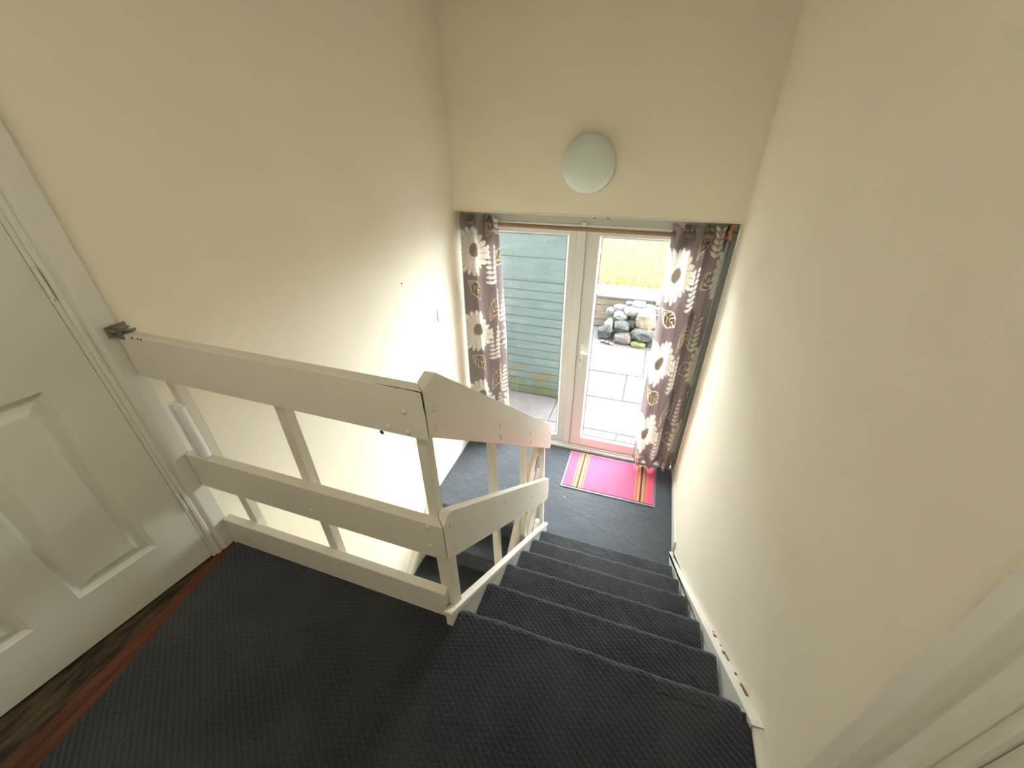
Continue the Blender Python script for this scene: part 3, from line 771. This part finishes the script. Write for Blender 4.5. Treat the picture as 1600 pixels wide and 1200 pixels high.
# ---------------------------------------------------------------- small wall things
lm = thing('wall_lamp', 'pale round domed glass light on the wall above the glazed doors', 'lamp', (-.374, YW, 1.168))
obj('base', lathe([(.146, -.0005), (.146, -.022), (.10, -.024)], (-.374, YW, 1.168), 'y', 64), M['plastic'], lm, smooth=False)
pr = [(.156, -.018)]+[(.160*math.cos(t), -.026-.062*math.sin(t)) for t in [PI/2*i/16 for i in range(0, 16)]]+[(.003, -.088)]
obj('shade', lathe(pr, (-.374, YW, 1.168), 'y', 64), M['lamp'], lm, smooth=True)
sw = thing('light_switch', 'white square light switch on the left wall near the curtain', 'switch', (XL, 1.757, .235))
obj('plate', B(XL+.0005, XL+.010, 1.714, 1.800, .192, .278, bev=.003, seg=2), M['plastic'], sw)
obj('rocker', prism([(XL+.0095, .218), (XL+.0135, .220), (XL+.0105, .252), (XL+.0095, .252)], 'y', 1.748, 1.766, .0008), M['plastic'], sw)
for z, r in ((.584, .006), (.566, .004)):
    bm = lathe([(r, .0004), (r*.6, .0012), (.001, .0013)], (XL, 1.347, z), 'x', 12)
    tag(obj('screw_hole', bm, M['dark' if z > .575 else 'chip']), ('dark upper' if z > .575 else 'small brown lower')+' screw hole in the bare left wall', 'hole')

# door mat
mt = thing('door_mat', 'bright pink door mat with orange and brown stripes in front of the glazed door', 'mat', (.03, 1.95, ZL))
X0m, X1m, Y0m, Y1m = -.343, .405, 1.722, 2.180
bm = B(X0m, X1m, Y0m, Y1m, ZL+.002, ZL+.007, bev=.002); obj('rubber_edge', bm, M['rubber'], mt)
bm = B(X0m+.018, X1m-.018, Y0m+.018, Y1m-.018, ZL+.0065, ZL+.012, bev=.002); obj('pile', bm, M['matpile'], mt)
tag(obj('lint', lathe([(.003, 0), (.004, .002), (.001, .004)], (-.28, 1.62, ZL+.0025), 'z', 8), M['plastic'], None), 'tiny white speck lying on the grey carpet near the mat', 'speck')

# ---------------------------------------------------------------- garden
struct(obj('ground', B(-8, 8, YD+.151, 40, ZG-.3, ZG-.045), M['joint']))
pv = struct(bpy.data.objects.new('patio_paving', None)); C.objects.link(pv); pv.location = (0, 3.5, ZG); pv['label'] = 'pinkish concrete patio slabs outside the doors'
rows = [(2.40, 2.70, (-1.74, -.85, .02, .90)), (2.70, 3.31, (-1.58, -.69, .62, 1.4)), (3.31, 3.91, (-1.5, -.90, .014, .90)), (3.91, 4.70, (-1.3, -.62, .20, 1.05)), (4.70, 5.32, (-1.6, -.8, .1, .9))]
for y0_, y1_, xs in rows:
    for a, b in zip((xs[0]-.9,)+xs, xs+(xs[-1]+.9,)):
        obj('slab', B(a+.004, b-.004, y0_+.004, y1_-.004, ZG-.044, ZG+random.uniform(-.002, .002), bev=.003), M['slab'], pv)
jt = struct(obj('patio_joints', B(-2.6, 2.0, 2.40, 5.32, ZG-.044, ZG-.008), M['joint']))
sh = thing('shed', 'green painted wooden shed wall of horizontal boards seen through the left pane', 'shed', (-1.6, 3.3, ZG))
z = ZG+.02; n = 0
while z < .46:
    h = .094 if z < 0 else .235
    obj('board', prism([(3.130, z), (3.128, z+.006), (3.132, z+h-.009), (3.137, z+h-.007), (3.137, z+h-.001), (3.155, z+h), (3.155, z)], 'x', -3.0, -.585+random.uniform(-.002, .002)), M['shed'], sh)
    z += h; n += 1
obj('fascia_board', B(-3.0, -.57, 3.112, 3.155, z+.001, z+.17, bev=.003), M['shedtrim'], sh)
obj('corner_post', B(-.584, -.545, 3.118, 3.165, ZG+.005, z, bev=.003), M['shedtrim'], sh)
obj('side_wall', B(-.615, -.585, 3.166, 4.6, ZG+.02, z, bev=.002), M['shed'], sh)
obj('roof', prism([(3.06, z+.172), (3.06, z+.19), (3.9, z+.45), (4.7, z+.19), (4.7, z+.172)], 'x', -3.1, -.53), M['joint'], sh)
obj('back_wall', B(-3.0, -.616, 4.57, 4.6, ZG+.02, z), M['shed'], sh)

rw = thing('retaining_wall', 'weathered timber sleeper wall with pale coping slabs at the lawn edge', 'wall', (0, 5.5, ZG))
z = ZG
for i in range(4):
    h = .118
    for a, b in ((-3.4, -1.3+.2*(i % 2)), (-1.295+.2*(i % 2), .5-.3*(i % 2)), (.505-.3*(i % 2), 3)):
        obj('sleeper', B(a, b, 5.33+random.uniform(-.006, .006), 5.48, z+.002, z+h-.003, bev=.006), M['sleeper'], rw)
    z += h
x = -3.4
while x < 3:
    obj('coping_slab', B(x+.004, min(x+.62, 3)-.004, 5.30, 5.85, z, z+.035, bev=.005), M['coping'], rw); x += .62
# lawn: a gently uneven surface with grass tufts
ZT = z+.02
bm = bmesh.new(); NXg, NYg = 80, 70; g = []
for j in range(NYg+1):
    r_ = []
    for i in range(NXg+1):
        yy = 5.86+30*(j/NYg)**2; xx = -8+16*i/NXg
        r_.append(bm.verts.new((xx, yy, ZT+.02*(yy-5.86)+.03*noise.noise(Vector((xx, yy, 0))*.8))))
    g.append(r_)
for a, b in zip(g, g[1:]):
    for i in range(NXg): bm.faces.new((a[i], a[i+1], b[i+1], b[i]))
lw = struct(obj('lawn', bm, M['grass'])); lw['label'] = 'sunlit yellow-green lawn beyond the retaining wall'
bm = bmesh.new()
for i in range(9000):
    yy = 5.88+random.random()**1.3*4.5; xx = -1.3+random.random()*2.4*(yy/7)
    zz = ZT+.02*(yy-5.86)+.03*noise.noise(Vector((xx, yy, 0))*.8)-.003
    h = random.uniform(.02, .05); a = random.random()*PI; wv = .004; dx, dy = math.cos(a)*wv, math.sin(a)*wv
    l_ = random.uniform(-.015, .015); l2 = random.uniform(-.015, .015)
    bm.faces.new((bm.verts.new((xx-dx, yy-dy, zz)), bm.verts.new((xx+dx, yy+dy, zz)), bm.verts.new((xx+l_, yy+l2, zz+h))))
gb = obj('grass', bm, M['grass']); gb['kind'] = 'stuff'; tag(gb, 'short blades of grass growing on the lawn', 'grass')

STONES = [(-0.136, 4.86, -1.206, 0.269, 0.237, 'p'), (0.142, 4.86, -1.091, 0.347, 0.202, 'g'), (0.077, 4.8, -1.225, 0.212, 0.111, 'y'), (0.242, 4.84, -1.215, 0.127, 0.157, 'g'), (0.138, 4.93, -0.9, 0.313, 0.298, 't'), (-0.181, 4.93, -1.032, 0.247, 0.2, 'g'), (-0.214, 4.98, -0.895, 0.214, 0.106, 'l'), (-0.051, 5.03, -0.833, 0.286, 0.128, 'l'), (0.005, 5.1, -0.757, 0.202, 0.093, 'l'), (-0.265, 5.08, -0.825, 0.162, 0.089, 'l'), (-0.372, 5.05, -0.884, 0.119, 0.119, 'l'), (-0.34, 5.0, -1.011, 0.12, 0.108, 'l'), (-0.358, 4.88, -1.045, 0.129, 0.213, 'l'), (-0.423, 4.92, -1.17, 0.176, 0.205, 'g'), (-0.271, 4.93, -1.195, 0.098, 0.132, 'g'), (-0.039, 4.98, -0.999, 0.15, 0.141, 'g'), (-0.039, 5.03, -0.916, 0.117, 0.082, 'l'), (0.172, 5.1, -0.783, 0.148, 0.081, 'l'), (0.277, 5.1, -0.81, 0.126, 0.098, 'l'), (0.3, 5.03, -0.875, 0.136, 0.092, 'g'), (-0.344, 4.74, -1.235, 0.064, 0.047, 'p'), (-0.41, 4.76, -1.235, 0.059, 0.048, 'p'), (-0.282, 4.72, -1.235, 0.064, 0.041, 'p'), (0.292, 5.15, -0.733, 0.116, 0.069, 'l'), (0.358, 4.9, -1.073, 0.188, 0.184, 'g'), (0.348, 4.98, -0.972, 0.157, 0.138, 'l'), (0.46, 4.93, -0.982, 0.176, 0.216, 'g'), (0.43, 5.03, -0.826, 0.186, 0.171, 'l'), (0.512, 4.88, -1.157, 0.208, 0.183, 'p'), (-0.126, 5.12, -0.757, 0.096, 0.059, 'l'), (0.374, 4.84, -1.19, 0.157, 0.15, 'g')]
# filler stones behind the visible faces and further right
for i in range(34):
    STONES.append((random.uniform(-.3, .75), random.uniform(5.02, 5.2), random.uniform(-1.18, -.86), random.uniform(.16, .28), random.uniform(.12, .2), random.choice('ggpl')))
for i in range(10):
    STONES.append((random.uniform(.58, .85), 4.95+random.uniform(-.05, .05), -1.18+.05*i, .22, .15, random.choice('gpl')))
rb = thing('rubble_wall', 'short dry stone wall of rough grey and tan stones in front of the lawn edge', 'wall', (.1, 4.95, ZG))
for i, (x, y, z, sw_, sh_, c) in enumerate(STONES):
    bm = bmesh.new(); bmesh.ops.create_icosphere(bm, subdivisions=2, radius=.5)
    rv = Vector((i*3.7, i*1.3, i*.7)); dd = min(.26, sw_*.9)
    if c == 't':
        for v in bm.verts:
            v.co.x *= 1-.75*max(0, v.co.z+.1); v.co.z *= 1.1
    for v in bm.verts:
        nrm = v.co.normalized(); k = max(abs(nrm.x), abs(nrm.y), abs(nrm.z))
        v.co = v.co*(1+.38*(1/k-1)*1.0)
        d = noise.noise(nrm*1.7+rv)*.22+noise.noise(nrm*4+rv)*.07
        v.co += nrm*d*.5
        v.co = Vector((v.co.x*sw_*1.0, v.co.y*dd, v.co.z*sh_*1.0))
    rot = Matrix.Rotation(random.uniform(-.12, .12), 3, 'Y') if c not in 't' else Matrix.Identity(3)
    for v in bm.verts: v.co = rot @ v.co+Vector((x, y, z))
    for v in bm.verts:
        if v.co.z < ZG+.003: v.co.z = ZG+.003
    obj('stone', bm, M['st_'+c], rb)
bpy.context.view_layer.update()
